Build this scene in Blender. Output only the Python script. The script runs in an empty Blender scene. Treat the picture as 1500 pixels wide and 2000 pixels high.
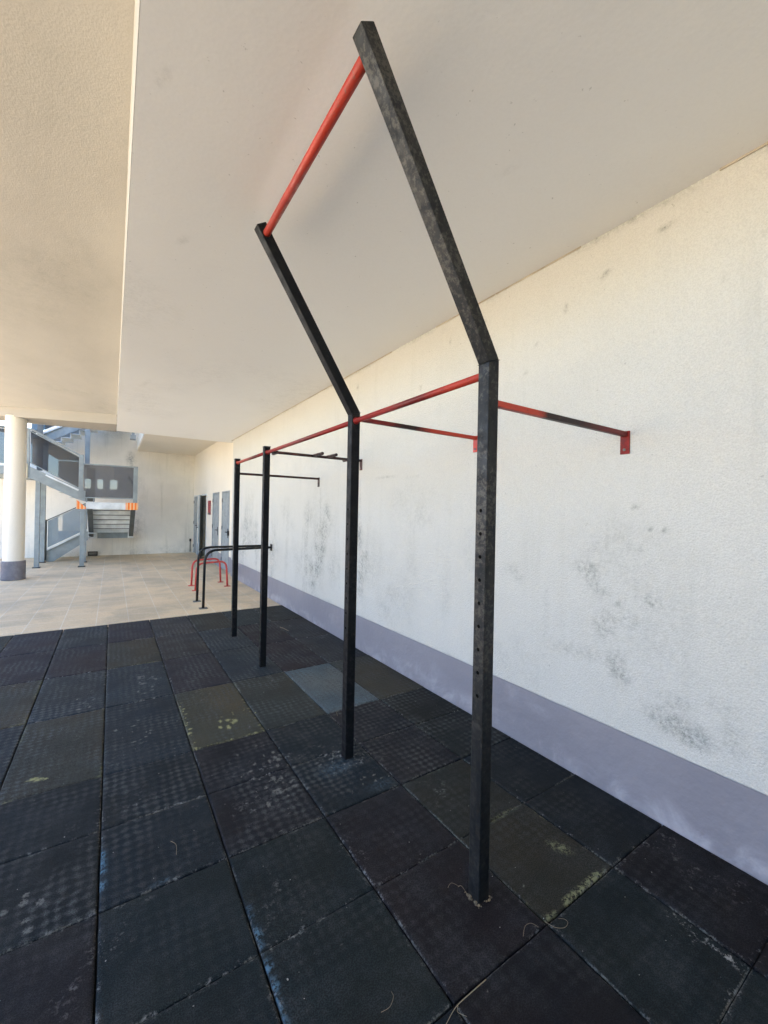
import bpy, bmesh, math, random
import numpy as np
from mathutils import Vector, Matrix
random.seed(7)
S = bpy.context.scene
COL = S.collection
R = math.radians

# ------------------------------------------------------------------ camera
HC = 1.6
cam_d = bpy.data.cameras.new('camera'); cam = bpy.data.objects.new('camera', cam_d); COL.objects.link(cam)
S.camera = cam
cam_d.sensor_fit = 'HORIZONTAL'; cam_d.sensor_width = 36.0; cam_d.lens = 36.0*805.3/1500.0
cam_d.clip_start = 0.05; cam_d.clip_end = 500
yaw, pitch, roll = R(33.39), R(0.08), R(1.134)
f = Vector((math.sin(yaw)*math.cos(pitch), math.cos(yaw)*math.cos(pitch), math.sin(pitch)))
r0 = f.cross(Vector((0, 0, 1))).normalized(); u0 = r0.cross(f)
rr = r0*math.cos(roll)+u0*math.sin(roll); uu = -r0*math.sin(roll)+u0*math.cos(roll)
cam.matrix_world = Matrix(((rr.x, uu.x, -f.x, 0), (rr.y, uu.y, -f.y, 0), (rr.z, uu.z, -f.z, HC), (0, 0, 0, 1)))

# ------------------------------------------------------------------ world, sun, exposure
SUN_EL, SUN_AZ = R(62), R(102)      # azimuth clockwise from +Y
W = bpy.data.worlds.new('World'); S.world = W; W.use_nodes = True
nt = W.node_tree; nt.nodes.clear()
sky = nt.nodes.new('ShaderNodeTexSky'); sky.sky_type = 'NISHITA'; sky.sun_disc = False
sky.sun_elevation = SUN_EL; sky.sun_rotation = SUN_AZ; sky.dust_density = 0.3; sky.air_density = 1.0; sky.ozone_density = 3.0
bg = nt.nodes.new('ShaderNodeBackground'); bg.inputs[1].default_value = 0.15
wo = nt.nodes.new('ShaderNodeOutputWorld')
nt.links.new(sky.outputs[0], bg.inputs[0]); nt.links.new(bg.outputs[0], wo.inputs[0])
sd = bpy.data.lights.new('sun', 'SUN'); sd.energy = 5.0; sd.angle = R(0.5); sd.color = (1, 0.90, 0.76)
so = bpy.data.objects.new('sun', sd); COL.objects.link(so)
sdir = Vector((math.sin(SUN_AZ)*math.cos(SUN_EL), math.cos(SUN_AZ)*math.cos(SUN_EL), math.sin(SUN_EL)))
so.rotation_euler = sdir.to_track_quat('Z', 'Y').to_euler(); so.location = sdir*30
S.view_settings.view_transform = 'Standard'; S.view_settings.look = 'None'
S.view_settings.gamma = 1.0; S.view_settings.use_curve_mapping = False
S.view_settings.exposure = 2.62
S.render.engine = 'CYCLES'
cy = S.cycles
cy.max_bounces = 12; cy.diffuse_bounces = 8; cy.glossy_bounces = 4; cy.transparent_max_bounces = 12
cy.use_denoising = True; cy.sample_clamp_indirect = 8

# ------------------------------------------------------------------ materials
def mat(name):
    m = bpy.data.materials.new(name); m.use_nodes = True
    n = m.node_tree.nodes; b = n['Principled BSDF']
    return m, n, m.node_tree.links, b
def N(n, t, **kw):
    o = n.new(t)
    for k, v in kw.items():
        if k in ('operation', 'data_type', 'blend_type', 'attribute_name', 'offset', 'offset_frequency', 'squash', 'interpolation_type', 'noise_dimensions', 'feature', 'distance'):
            setattr(o, k, v)
        else:
            o.inputs[k].default_value = v
    return o
def noise(n, l, vec, scale, detail=4, rough=0.55, dist=0.0):
    o = N(n, 'ShaderNodeTexNoise', Scale=scale, Detail=detail, Roughness=rough, Distortion=dist)
    l.new(vec, o.inputs['Vector']); return o.outputs[0]
def rampf(n, l, fac, a, b, va=0.0, vb=1.0):
    o = n.new('ShaderNodeMapRange'); o.interpolation_type = 'SMOOTHSTEP'
    o.inputs[1].default_value = a; o.inputs[2].default_value = b; o.inputs[3].default_value = va; o.inputs[4].default_value = vb
    l.new(fac, o.inputs[0]); return o.outputs[0]
def mth(n, l, op, a, b):
    o = n.new('ShaderNodeMath'); o.operation = op
    for i, v in enumerate((a, b)):
        if isinstance(v, (int, float)): o.inputs[i].default_value = v
        else: l.new(v, o.inputs[i])
    return o.outputs[0]
def mix(n, l, fac, a, b, bt='MIX'):
    o = n.new('ShaderNodeMix'); o.data_type = 'RGBA'; o.blend_type = bt
    for idx, v in ((0, fac), (6, a), (7, b)):
        if isinstance(v, (int, float)): o.inputs[idx].default_value = v
        elif isinstance(v, tuple): o.inputs[idx].default_value = (v[0], v[1], v[2], 1)
        else: l.new(v, o.inputs[idx])
    return o.outputs[2]
def attr(n, name, fac=True):
    o = n.new('ShaderNodeAttribute'); o.attribute_name = name
    return o.outputs['Fac'] if fac else o.outputs['Color']
def pos(n): return n.new('ShaderNodeNewGeometry').outputs['Position']
def bump(n, l, h, strength, dist, b, prev=None):
    o = n.new('ShaderNodeBump'); o.inputs['Strength'].default_value = strength; o.inputs['Distance'].default_value = dist
    l.new(h, o.inputs['Height'])
    if prev is not None: l.new(prev, o.inputs['Normal'])
    if b is not None: l.new(o.outputs[0], b.inputs['Normal'])
    return o.outputs[0]
def scaled(n, l, vec, s):
    o = n.new('ShaderNodeVectorMath'); o.operation = 'MULTIPLY'; o.inputs[1].default_value = s
    l.new(vec, o.inputs[0]); return o.outputs[0]

def plaster(name, col, col2, stipple=0.5, rough=0.9, scale=90, grime_col=(0.17, 0.185, 0.17), mottling=0.5, streak=0.0, fleck=0.14):
    m, n, l, b = mat(name); p = pos(n)
    big = rampf(n, l, noise(n, l, p, 0.9, 5, 0.6), 0.35, 0.7)
    c = mix(n, l, mth(n, l, 'MULTIPLY', big, mottling), col, col2)
    fine = noise(n, l, p, scale*1.8, 3, 0.7)
    c = mix(n, l, rampf(n, l, fine, 0.35, 0.62, fleck, 0.0), c, (col[0]*0.45, col[1]*0.45, col[2]*0.45))
    # small dark pits and flecks
    sp = rampf(n, l, noise(n, l, p, 38, 2, 0.5), 0.73, 0.79)
    c = mix(n, l, mth(n, l, 'MULTIPLY', sp, 0.35), c, grime_col)
    if streak > 0:
        sv = scaled(n, l, p, (7.0, 7.0, 0.55))
        st = rampf(n, l, noise(n, l, sv, 1.0, 5, 0.65), 0.52, 0.78)
        c = mix(n, l, mth(n, l, 'MULTIPLY', st, streak), c, (col[0]*0.55, col[1]*0.56, col[2]*0.52))
    g = attr(n, 'grime')
    gn = noise(n, l, p, 34, 7, 0.78)
    gn2 = noise(n, l, p, 7, 4, 0.6)
    gm = mth(n, l, 'MULTIPLY', g, rampf(n, l, mth(n, l, 'MULTIPLY', gn, mth(n, l, 'ADD', gn2, 0.5)), 0.34, 0.78))
    gm = mth(n, l, 'MINIMUM', gm, 0.85)
    c = mix(n, l, gm, c, grime_col)
    l.new(c, b.inputs['Base Color']); b.inputs['Roughness'].default_value = rough
    b.inputs['Specular IOR Level'].default_value = 0.25
    h1 = noise(n, l, p, scale, 4, 0.6)
    v = n.new('ShaderNodeTexVoronoi'); v.inputs['Scale'].default_value = scale*1.3; l.new(p, v.inputs['Vector'])
    hh = mth(n, l, 'ADD', h1, mth(n, l, 'MULTIPLY', v.outputs['Distance'], 0.6))
    nb = bump(n, l, noise(n, l, p, 2.2, 3, 0.5), 0.25, 0.03, None)
    bump(n, l, hh, stipple, 0.004, b, nb)
    return m

M = {}
M['wall'] = plaster('cream_plaster', (0.61, 0.615, 0.58), (0.575, 0.575, 0.53), 0.9, 0.9, 85, fleck=0.24, streak=0.16)
M['end_wall'] = plaster('weathered_plaster', (0.86, 0.825, 0.74), (0.74, 0.71, 0.635), 0.4, 0.9, 60, streak=0.45, mottling=0.8)
M['recess'] = plaster('side_plaster', (0.76, 0.72, 0.63), (0.70, 0.66, 0.57), 0.4, 0.9, 60)
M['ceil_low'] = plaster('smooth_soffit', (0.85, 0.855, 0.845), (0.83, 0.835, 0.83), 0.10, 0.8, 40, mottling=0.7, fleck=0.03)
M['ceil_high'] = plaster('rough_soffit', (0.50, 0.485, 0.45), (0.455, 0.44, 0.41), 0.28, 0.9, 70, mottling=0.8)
M['beam'] = plaster('beam_paint', (0.36, 0.34, 0.305), (0.33, 0.315, 0.28), 0.5, 0.9, 70)
M['column'] = plaster('column_paint', (0.78, 0.73, 0.63), (0.72, 0.67, 0.58), 0.3, 0.85, 50)
M['outer'] = plaster('outer_render', (0.60, 0.53, 0.43), (0.55, 0.49, 0.40), 0.3, 0.9, 20)

# painted skirting band
m, n, l, b = mat('skirting_paint'); p = pos(n)
c = mix(n, l, rampf(n, l, noise(n, l, p, 1.6, 4), 0.3, 0.7), (0.215, 0.215, 0.25), (0.245, 0.245, 0.28))
sc = attr(n, 'scuff')
sv = scaled(n, l, p, (1, 1.0, 1.0))
sn = rampf(n, l, noise(n, l, sv, 3.5, 8, 0.62, 0.8), 0.42, 0.72)
c = mix(n, l, mth(n, l, 'MULTIPLY', sc, sn), c, (0.38, 0.38, 0.43))
dk = rampf(n, l, noise(n, l, p, 14, 6, 0.7, 2.0), 0.68, 0.74)
c = mix(n, l, mth(n, l, 'MULTIPLY', dk, 0.45), c, (0.13, 0.12, 0.15))
l.new(c, b.inputs['Base Color']); b.inputs['Roughness'].default_value = 0.5
bump(n, l, noise(n, l, p, 3.5, 5, 0.6), 0.5, 0.03, b)
M['dado'] = m

M['foot'] = None
# rubber tiles
m, n, l, b = mat('rubber_tile'); p = pos(n)
tc = attr(n, 'tilecol', False)
rot = n.new('ShaderNodeVectorRotate'); rot.rotation_type = 'Z_AXIS'; rot.inputs['Angle'].default_value = R(45)
wob = n.new('ShaderNodeVectorMath'); wob.operation = 'ADD'
nv = N(n, 'ShaderNodeTexNoise', Scale=9.0, Detail=3.0); l.new(p, nv.inputs['Vector'])
l.new(p, wob.inputs[0]); l.new(scaled(n, l, nv.outputs['Color'], (0.06, 0.06, 0.0)), wob.inputs[1])
l.new(wob.outputs[0], rot.inputs['Vector'])
sx = n.new('ShaderNodeSeparateXYZ'); l.new(rot.outputs[0], sx.inputs[0])
k = 2*math.pi/0.066
sa = mth(n, l, 'SINE', mth(n, l, 'MULTIPLY', sx.outputs[0], k), 0.0)
sb = mth(n, l, 'SINE', mth(n, l, 'MULTIPLY', sx.outputs[1], k), 0.0)
dim = mth(n, l, 'MULTIPLY', sa, sb)
dimm = rampf(n, l, dim, -0.5, 1.1)
str_ = rampf(n, l, noise(n, l, p, 3.3, 4), 0.36, 0.66)
dfac = mth(n, l, 'MULTIPLY', dimm, mth(n, l, 'MULTIPLY', str_, 0.75))
dfac = mth(n, l, 'MULTIPLY', dfac, attr(n, 'dimp'))
c = mix(n, l, dfac, tc, (0.068, 0.074, 0.075))
cl = rampf(n, l, noise(n, l, p, 5, 6, 0.7), 0.42, 0.75)
c = mix(n, l, mth(n, l, 'MULTIPLY', cl, 0.26), c, (0.058, 0.066, 0.072))
gr = rampf(n, l, noise(n, l, p, 220, 3, 0.7), 0.38, 0.64, 0.45, 1.45)
c = mix(n, l, 1.0, c, gr, 'MULTIPLY')
du = attr(n, 'dust')
dn = rampf(n, l, mth(n, l, 'MULTIPLY', noise(n, l, p, 48, 7, 0.8), mth(n, l, 'ADD', noise(n, l, p, 16, 3, 0.6), 0.5)), 0.54, 0.68)
c = mix(n, l, mth(n, l, 'MULTIPLY', du, dn), c, (0.27, 0.275, 0.27))
mo = attr(n, 'moss'); mn = rampf(n, l, noise(n, l, p, 55, 6, 0.75), 0.44, 0.58)
c = mix(n, l, mth(n, l, 'MULTIPLY', mo, mn), c, (0.20, 0.205, 0.115))
bl = attr(n, 'blue'); bn = rampf(n, l, noise(n, l, p, 60, 6, 0.75), 0.42, 0.58)
c = mix(n, l, mth(n, l, 'MULTIPLY', bl, bn), c, (0.075, 0.15, 0.21))
nz = mth(n, l, 'MULTIPLY', mth(n, l, 'SUBTRACT', noise(n, l, p, 90, 6, 0.8), 0.5), 2.8)
s1 = rampf(n, l, mth(n, l, 'ADD', attr(n, 'spot'), nz), 0.40, 0.95)
s1 = mth(n, l, 'MULTIPLY', s1, mth(n, l, 'GREATER_THAN', attr(n, 'spot'), 0.02))
c = mix(n, l, mth(n, l, 'MULTIPLY', s1, 0.62), c, (0.21, 0.21, 0.19))
s2 = rampf(n, l, mth(n, l, 'ADD', attr(n, 'mossspot'), nz), 0.40, 0.95)
s2 = mth(n, l, 'MULTIPLY', s2, mth(n, l, 'GREATER_THAN', attr(n, 'mossspot'), 0.02))
c = mix(n, l, mth(n, l, 'MULTIPLY', s2, 0.85), c, (0.33, 0.33, 0.15))
specks = rampf(n, l, noise(n, l, p, 75, 1, 0.4), 0.80, 0.82)
c = mix(n, l, mth(n, l, 'MULTIPLY', specks, 0.7), c, (0.45, 0.45, 0.42))
l.new(c, b.inputs['Base Color'])
b.inputs['Roughness'].default_value = 0.8; b.inputs['Specular IOR Level'].default_value = 0.22
nb = bump(n, l, dim, 0.16, 0.0025, None)
gnb = noise(n, l, p, 190, 3, 0.7)
bump(n, l, gnb, 0.6, 0.003, b, nb)
M['rubber'] = m
m, n, l, b = mat('rubber_gap'); b.inputs['Base Color'].default_value = (0.012, 0.012, 0.013, 1); b.inputs['Roughness'].default_value = 0.95
M['gap'] = m

# beige paving
m, n, l, b = mat('beige_paving'); p = pos(n)
off = n.new('ShaderNodeVectorMath'); off.operation = 'ADD'; off.inputs[1].default_value = (0.16+0.385*60, 0.02+0.385*60, 0); l.new(p, off.inputs[0])
br = n.new('ShaderNodeTexBrick'); br.offset = 0.0; br.squash = 1.0
br.inputs['Scale'].default_value = 1.0; br.inputs['Mortar Size'].default_value = 0.006; br.inputs['Mortar Smooth'].default_value = 0.3
br.inputs['Brick Width'].default_value = 0.385; br.inputs['Row Height'].default_value = 0.385
br.inputs['Color1'].default_value = (0.73, 0.575, 0.375, 1); br.inputs['Color2'].default_value = (0.62, 0.495, 0.33, 1)
br.inputs['Mortar'].default_value = (0.74, 0.66, 0.54, 1)
l.new(off.outputs[0], br.inputs['Vector'])
c = br.outputs['Color']
st = rampf(n, l, noise(n, l, p, 1.1, 6, 0.65, 0.6), 0.42, 0.68)
c = mix(n, l, mth(n, l, 'MULTIPLY', st, 0.55), c, (0.36, 0.32, 0.245))
st2 = rampf(n, l, noise(n, l, scaled(n, l, p, (0.7, 2.0, 1)), 1.9, 6, 0.7), 0.55, 0.72)
c = mix(n, l, mth(n, l, 'MULTIPLY', st2, 0.35), c, (0.68, 0.63, 0.54))
fi = rampf(n, l, noise(n, l, p, 90, 3, 0.6), 0.3, 0.7, 0.85, 1.1)
c = mix(n, l, 1.0, c, fi, 'MULTIPLY')
l.new(c, b.inputs['Base Color']); b.inputs['Roughness'].default_value = 0.75
nb = bump(n, l, br.outputs['Fac'], -0.5, 0.006, None)
bump(n, l, noise(n, l, p, 60, 4, 0.6), 0.3, 0.003, b, nb)
M['paving'] = m

def metal_paint(name, col, wear_col, wear=0.5, rough=0.42, wscale=9, low=0.5, high=0.62, dark=None, dlow=0.5, dhigh=0.6, dscale=2.2, spec=0.5, zfade=False):
    m, n, l, b = mat(name); p = pos(n)
    base = mix(n, l, rampf(n, l, noise(n, l, p, 4, 3), 0.3, 0.7), col, (col[0]*0.75, col[1]*0.75, col[2]*0.75))
    c = base
    if dark is not None:
        d = rampf(n, l, noise(n, l, p, dscale, 3, 0.6), dlow, dhigh)
        c = mix(n, l, d, c, dark)
    w = rampf(n, l, mth(n, l, 'MULTIPLY', noise(n, l, p, wscale, 7, 0.72), mth(n, l, 'ADD', noise(n, l, p, 2.5, 2), 0.5)), low, high)
    w2 = rampf(n, l, noise(n, l, p, 60, 5, 0.7), 0.62, 0.68)
    w = mth(n, l, 'MAXIMUM', w, mth(n, l, 'MULTIPLY', w2, 0.6))
    if zfade:
        sz = n.new('ShaderNodeSeparateXYZ'); l.new(p, sz.inputs[0])
        w = mth(n, l, 'MULTIPLY', w, rampf(n, l, sz.outputs[2], 0.5, 1.5, 0.28, 1.0))
    c = mix(n, l, mth(n, l, 'MULTIPLY', w, wear), c, wear_col)
    l.new(c, b.inputs['Base Color'])
    l.new(rampf(n, l, noise(n, l, p, 18, 5), 0.3, 0.7, rough-0.08, rough+0.22), b.inputs['Roughness'])
    b.inputs['Specular IOR Level'].default_value = spec
    bump(n, l, noise(n, l, p, 45, 5, 0.7), 0.35, 0.002, b)
    return m
M['foot'] = metal_paint('column_foot_paint', (0.17, 0.165, 0.19), (0.26, 0.25, 0.27), 0.5, 0.6, 6, 0.45, 0.65)
M['black'] = metal_paint('scuffed_black_paint', (0.007, 0.009, 0.011), (0.070, 0.064, 0.054), 0.8, 0.46, 44, 0.47, 0.64, spec=0.32, zfade=True)
M['black2'] = metal_paint('black_paint', (0.004, 0.005, 0.007), (0.035, 0.033, 0.030), 0.4, 0.5, 40, 0.52, 0.72, spec=0.2)
M['red'] = metal_paint('red_paint', (0.50, 0.045, 0.028), (0.16, 0.06, 0.045), 0.6, 0.38, 14, 0.60, 0.72, dark=(0.045, 0.012, 0.011), dlow=0.54, dhigh=0.62, dscale=1.7)
M['red_bright'] = metal_paint('bright_red_paint', (0.46, 0.042, 0.022), (0.22, 0.10, 0.08), 0.7, 0.36, 22, 0.58, 0.66)
M['red_dark'] = metal_paint('worn_dark_red_paint', (0.06, 0.010, 0.009), (0.014, 0.007, 0.007), 0.8, 0.42, 8, 0.36, 0.55)
M['red_pale'] = metal_paint('pale_red_paint', (0.60, 0.07, 0.06), (0.35, 0.15, 0.13), 0.5, 0.45, 14, 0.6, 0.7)
M['steel'] = metal_paint('grey_steel_paint', (0.30, 0.345, 0.355), (0.24, 0.26, 0.25), 0.4, 0.5, 10, 0.5, 0.7)
M['steel_light'] = metal_paint('pale_steel_paint', (0.78, 0.82, 0.82), (0.62, 0.63, 0.6), 0.4, 0.55, 10, 0.5, 0.7)
M['steel_dark'] = metal_paint('dark_steel_paint', (0.13, 0.145, 0.145), (0.2, 0.2, 0.19), 0.3, 0.5)
M['door'] = metal_paint('grey_door_paint', (0.30, 0.345, 0.37), (0.24, 0.27, 0.28), 0.3, 0.45, 5, 0.5, 0.7)
M['frame'] = metal_paint('door_frame_paint', (0.62, 0.62, 0.60), (0.4, 0.4, 0.38), 0.3, 0.5)
M['darkplastic'] = metal_paint('black_plastic', (0.012, 0.012, 0.013), (0.03, 0.03, 0.03), 0.3, 0.45)
M['cream'] = metal_paint('cream_plastic', (0.68, 0.60, 0.42), (0.45, 0.40, 0.30), 0.4, 0.6)
M['signred'] = metal_paint('sign_red', (0.33, 0.05, 0.05), (0.2, 0.04, 0.04), 0.3, 0.5)
M['signgrey'] = metal_paint('sign_grey', (0.35, 0.35, 0.33), (0.2, 0.2, 0.2), 0.3, 0.4)
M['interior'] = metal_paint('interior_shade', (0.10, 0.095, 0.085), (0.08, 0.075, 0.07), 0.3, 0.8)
M['hole'] = metal_paint('hole_black', (0.004, 0.004, 0.004), (0.006, 0.006, 0.006), 0.1, 0.9, spec=0.05)
M['straw'] = metal_paint('dry_straw', (0.36, 0.29, 0.19), (0.22, 0.17, 0.10), 0.5, 0.7, 60)
M['darkmortar'] = metal_paint('foot_mortar_mix', (0.10, 0.085, 0.06), (0.30, 0.24, 0.15), 0.6, 0.9, 30, 0.45, 0.6)
M['sealant'] = metal_paint('joint_sealant', (0.50, 0.45, 0.36), (0.3, 0.27, 0.2), 0.4, 0.8)

def banded(name, axis, stops):
    m, n, l, b = mat(name); p = pos(n)
    sx = n.new('ShaderNodeSeparateXYZ'); l.new(p, sx.inputs[0])
    t = mth(n, l, 'ADD', sx.outputs[axis], mth(n, l, 'MULTIPLY', noise(n, l, p, 26, 4), 0.12))
    c = stops[0][1]
    for at, col_, w_ in stops[1:]:
        c = mix(n, l, rampf(n, l, t, at+0.06-w_, at+0.06+w_), c, col_)
    w = rampf(n, l, noise(n, l, p, 30, 6, 0.75), 0.56, 0.66)
    c = mix(n, l, mth(n, l, 'MULTIPLY', w, 0.45), c, (0.06, 0.03, 0.025))
    l.new(c, b.inputs['Base Color']); b.inputs['Roughness'].default_value = 0.45; b.inputs['Specular IOR Level'].default_value = 0.3
    bump(n, l, noise(n, l, p, 45, 5, 0.7), 0.35, 0.002, b)
    return m
RB, RD, BK = (0.46, 0.05, 0.028), (0.20, 0.016, 0.014), (0.018, 0.006, 0.006)
M['arm1'] = banded('worn_red_arm_paint', 0, [(0, RB), (1.66, BK, 0.05), (2.10, (0.13, 0.008, 0.007), 0.2)])
M['plate1'] = metal_paint('dark_red_plate_paint', (0.24, 0.014, 0.012), (0.07, 0.01, 0.01), 0.6, 0.45, 20, 0.5, 0.65, spec=0.3)
M['arm2'] = banded('patchy_red_arm_paint', 0, [(0, RD), (1.62, BK, 0.12), (1.90, (0.42, 0.04, 0.02), 0.12)])
M['bar1'] = banded('worn_red_bar_paint', 1, [(0, (0.40, 0.042, 0.026)), (1.55, (0.12, 0.010, 0.009), 0.15), (1.90, (0.26, 0.016, 0.013), 0.15)])
M['bar2'] = banded('dark_red_bar_paint', 1, [(0, (0.24, 0.016, 0.013)), (2.9, (0.13, 0.014, 0.012), 0.3), (3.5, (0.28, 0.02, 0.016), 0.4), (4.4, (0.10, 0.012, 0.010), 0.2), (4.9, (0.36, 0.05, 0.03), 0.3)])

# striped tape
m, n, l, b = mat('striped_tape'); p = pos(n)
sx = n.new('ShaderNodeSeparateXYZ'); l.new(p, sx.inputs[0])
w = mth(n, l, 'SINE', mth(n, l, 'MULTIPLY', sx.outputs[0], 2*math.pi/0.082), 0.0)
c = mix(n, l, rampf(n, l, w, 0.1, 0.45), (0.90, 0.20, 0.02), (0.85, 0.55, 0.30))
l.new(c, b.inputs['Base Color']); b.inputs['Roughness'].default_value = 0.5
M['tape'] = m

# tinted glass
def glass(name, tint, body, haze):
    m, n, l, b = mat(name); n.remove(b)
    tr = n.new('ShaderNodeBsdfTransparent'); tr.inputs[0].default_value = (*tint, 1)
    gl = n.new('ShaderNodeBsdfGlossy'); gl.inputs['Roughness'].default_value = 0.02; gl.inputs[0].default_value = (1, 1, 1, 1)
    df = n.new('ShaderNodeBsdfDiffuse'); df.inputs[0].default_value = (*body, 1)
    fr = n.new('ShaderNodeFresnel'); fr.inputs[0].default_value = 1.65
    m1 = n.new('ShaderNodeMixShader'); m1.inputs[0].default_value = haze
    l.new(tr.outputs[0], m1.inputs[1]); l.new(df.outputs[0], m1.inputs[2])
    m2 = n.new('ShaderNodeMixShader'); l.new(fr.outputs[0], m2.inputs[0]); l.new(m1.outputs[0], m2.inputs[1]); l.new(gl.outputs[0], m2.inputs[2])
    l.new(m2.outputs[0], n['Material Output'].inputs[0])
    return m
M['glass'] = glass('tinted_glass', (0.34, 0.38, 0.42), (0.07, 0.08, 0.095), 0.35)
M['glass2'] = glass('grey_glass', (0.52, 0.55, 0.60), (0.16, 0.17, 0.19), 0.35)
M['glass3'] = glass('pale_glass', (0.72, 0.80, 0.86), (0.30, 0.34, 0.38), 0.35)

# ------------------------------------------------------------------ mesh helpers
def link(name, bm, m, parent=None, smooth=False, bevel=0.0):
    me = bpy.data.meshes.new(name); bm.to_mesh(me); bm.free()
    if smooth:
        for q in me.polygons: q.use_smooth = True
    o = bpy.data.objects.new(name, me); COL.objects.link(o)
    me.materials.append(m)
    if bevel > 0:
        md = o.modifiers.new('bevel', 'BEVEL'); md.width = bevel; md.segments = 2; md.limit_method = 'ANGLE'
    if parent is not None:
        o.parent = parent
        # parts keep their mesh in scene coordinates; only the thing's own empty carries an offset
        if parent.type == 'EMPTY': o.matrix_parent_inverse = Matrix.Translation(-Vector(parent.location))
    return o
ORG = {}
def thing(name, label, cat, loc=(0, 0, 0), group=None):
    o = bpy.data.objects.new(name, None); COL.objects.link(o); o.location = loc; o.empty_display_size = 0.2
    ORG[o.name] = tuple(loc)
    o['label'] = label; o['category'] = cat
    if group: o['group'] = group
    return o
def tag(o, label, cat, group=None):
    o['label'] = label; o['category'] = cat
    if group: o['group'] = group
    return o
def struct(o): o['kind'] = 'structure'; return o
def box(bm, lo, hi):
    x0, y0, z0 = lo; x1, y1, z1 = hi
    v = [bm.verts.new(c) for c in ((x0,y0,z0),(x1,y0,z0),(x1,y1,z0),(x0,y1,z0),(x0,y0,z1),(x1,y0,z1),(x1,y1,z1),(x0,y1,z1))]
    for q in ((3,2,1,0),(4,5,6,7),(0,1,5,4),(1,2,6,5),(2,3,7,6),(3,0,4,7)): bm.faces.new([v[i] for i in q])
def prism(bm, pts, axis, a, b):
    """polygon pts (2D) extruded along axis from a to b. axis 'x': pts=(y,z); 'y': pts=(x,z); 'z': pts=(x,y)"""
    def mk(p, t):
        return {'x': (t, p[0], p[1]), 'y': (p[0], t, p[1]), 'z': (p[0], p[1], t)}[axis]
    A = [bm.verts.new(mk(p, a)) for p in pts]; B = [bm.verts.new(mk(p, b)) for p in pts]
    bm.faces.new(A); bm.faces.new(B[::-1])
    k = len(pts)
    for i in range(k): bm.faces.new((A[i], B[i], B[(i+1) % k], A[(i+1) % k]))
    bmesh.ops.recalc_face_normals(bm, faces=bm.faces)
def sweep(bm, pts, r, seg=12, square=None, up=Vector((0, 0, 1)), cap=True, taper=None):
    pts = [Vector(p) for p in pts]; rings = []
    for i, p in enumerate(pts):
        d = (pts[min(i+1, len(pts)-1)]-pts[max(i-1, 0)]).normalized()
        if abs(d.dot(up)) > 0.97: upv = Vector((0, 1, 0)) if abs(d.y) < 0.9 else Vector((1, 0, 0))
        else: upv = up
        if i == 0: s = d.cross(upv).normalized()
        else:
            s = (prev_s - d*prev_s.dot(d)).normalized()
        prev_s = s; t = s.cross(d).normalized()
        rk = r if taper is None else r*taper[i]
        ring = [bm.verts.new(p+s*math.cos(2*math.pi*j/seg)*rk+t*math.sin(2*math.pi*j/seg)*rk) for j in range(seg)]
        rings.append(ring)
    for a, b2 in zip(rings, rings[1:]):
        for j in range(seg):
            bm.faces.new((a[j], a[(j+1) % seg], b2[(j+1) % seg], b2[j]))
    if cap: bm.faces.new(rings[0][::-1]); bm.faces.new(rings[-1])
    bmesh.ops.recalc_face_normals(bm, faces=bm.faces)
def bend(pts, rad, k=7):
    """round the inner corners of a polyline"""
    P = [Vector(p) for p in pts]; out = [P[0]]
    for i in range(1, len(P)-1):
        a = (P[i-1]-P[i]).normalized(); b2 = (P[i+1]-P[i]).normalized()
        p0 = P[i]+a*rad; p2 = P[i]+b2*rad
        for j in range(k+1):
            t = j/k; w = 0.35   # between quadratic and true arc
            q = p0*(1-t)**2+P[i]*2*t*(1-t)+p2*t*t
            out.append(q)
    out.append(P[-1]); return out
def one(name, build, m, parent=None, smooth=False, bevel=0.0):
    bm = bmesh.new(); build(bm); return link(name, bm, m, parent, smooth, bevel)
def B(name, lo, hi, m, parent=None, bevel=0.0):
    return one(name, lambda bm: box(bm, lo, hi), m, parent, False, bevel)
def smooth_by_angle(o, ang=40):
    me = o.data
    for q in me.polygons: q.use_smooth = True
    try: me.set_sharp_from_angle(angle=R(ang))
    except Exception: pass
    return o

# numpy value noise
rng = np.random.RandomState(11)
TAB = rng.rand(256, 256)
def vnoise(x, y):
    xi = np.floor(x).astype(int); yi = np.floor(y).astype(int); fx = x-xi; fy = y-yi
    fx = fx*fx*(3-2*fx); fy = fy*fy*(3-2*fy)
    g = lambda i, j: TAB[i % 256, j % 256]
    return (g(xi, yi)*(1-fx)+g(xi+1, yi)*fx)*(1-fy)+(g(xi, yi+1)*(1-fx)+g(xi+1, yi+1)*fx)*fy
def fbm(x, y, o=4):
    s = 0; a = 1; t = 0
    for i in range(o):
        s = s+a*vnoise(x*2**i+17*i, y*2**i+31*i); t += a; a *= 0.55
    return s/t
def blob(u, v, cu, cv, ru, rv, rot=0.0):
    du = u-cu; dv = v-cv; c, s = math.cos(rot), math.sin(rot)
    a = (du*c+dv*s)/ru; b2 = (-du*s+dv*c)/rv
    return np.clip(1.25-np.sqrt(a*a+b2*b2), 0, 1)
def seg(u, v, p, q, w):
    p = np.array(p, float); q = np.array(q, float); d = q-p; L2 = d@d
    t = np.clip(((u-p[0])*d[0]+(v-p[1])*d[1])/L2, 0, 1)
    dd = np.hypot(u-(p[0]+t*d[0]), v-(p[1]+t*d[1]))
    return np.clip(1.2-dd/w, 0, 1)
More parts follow.
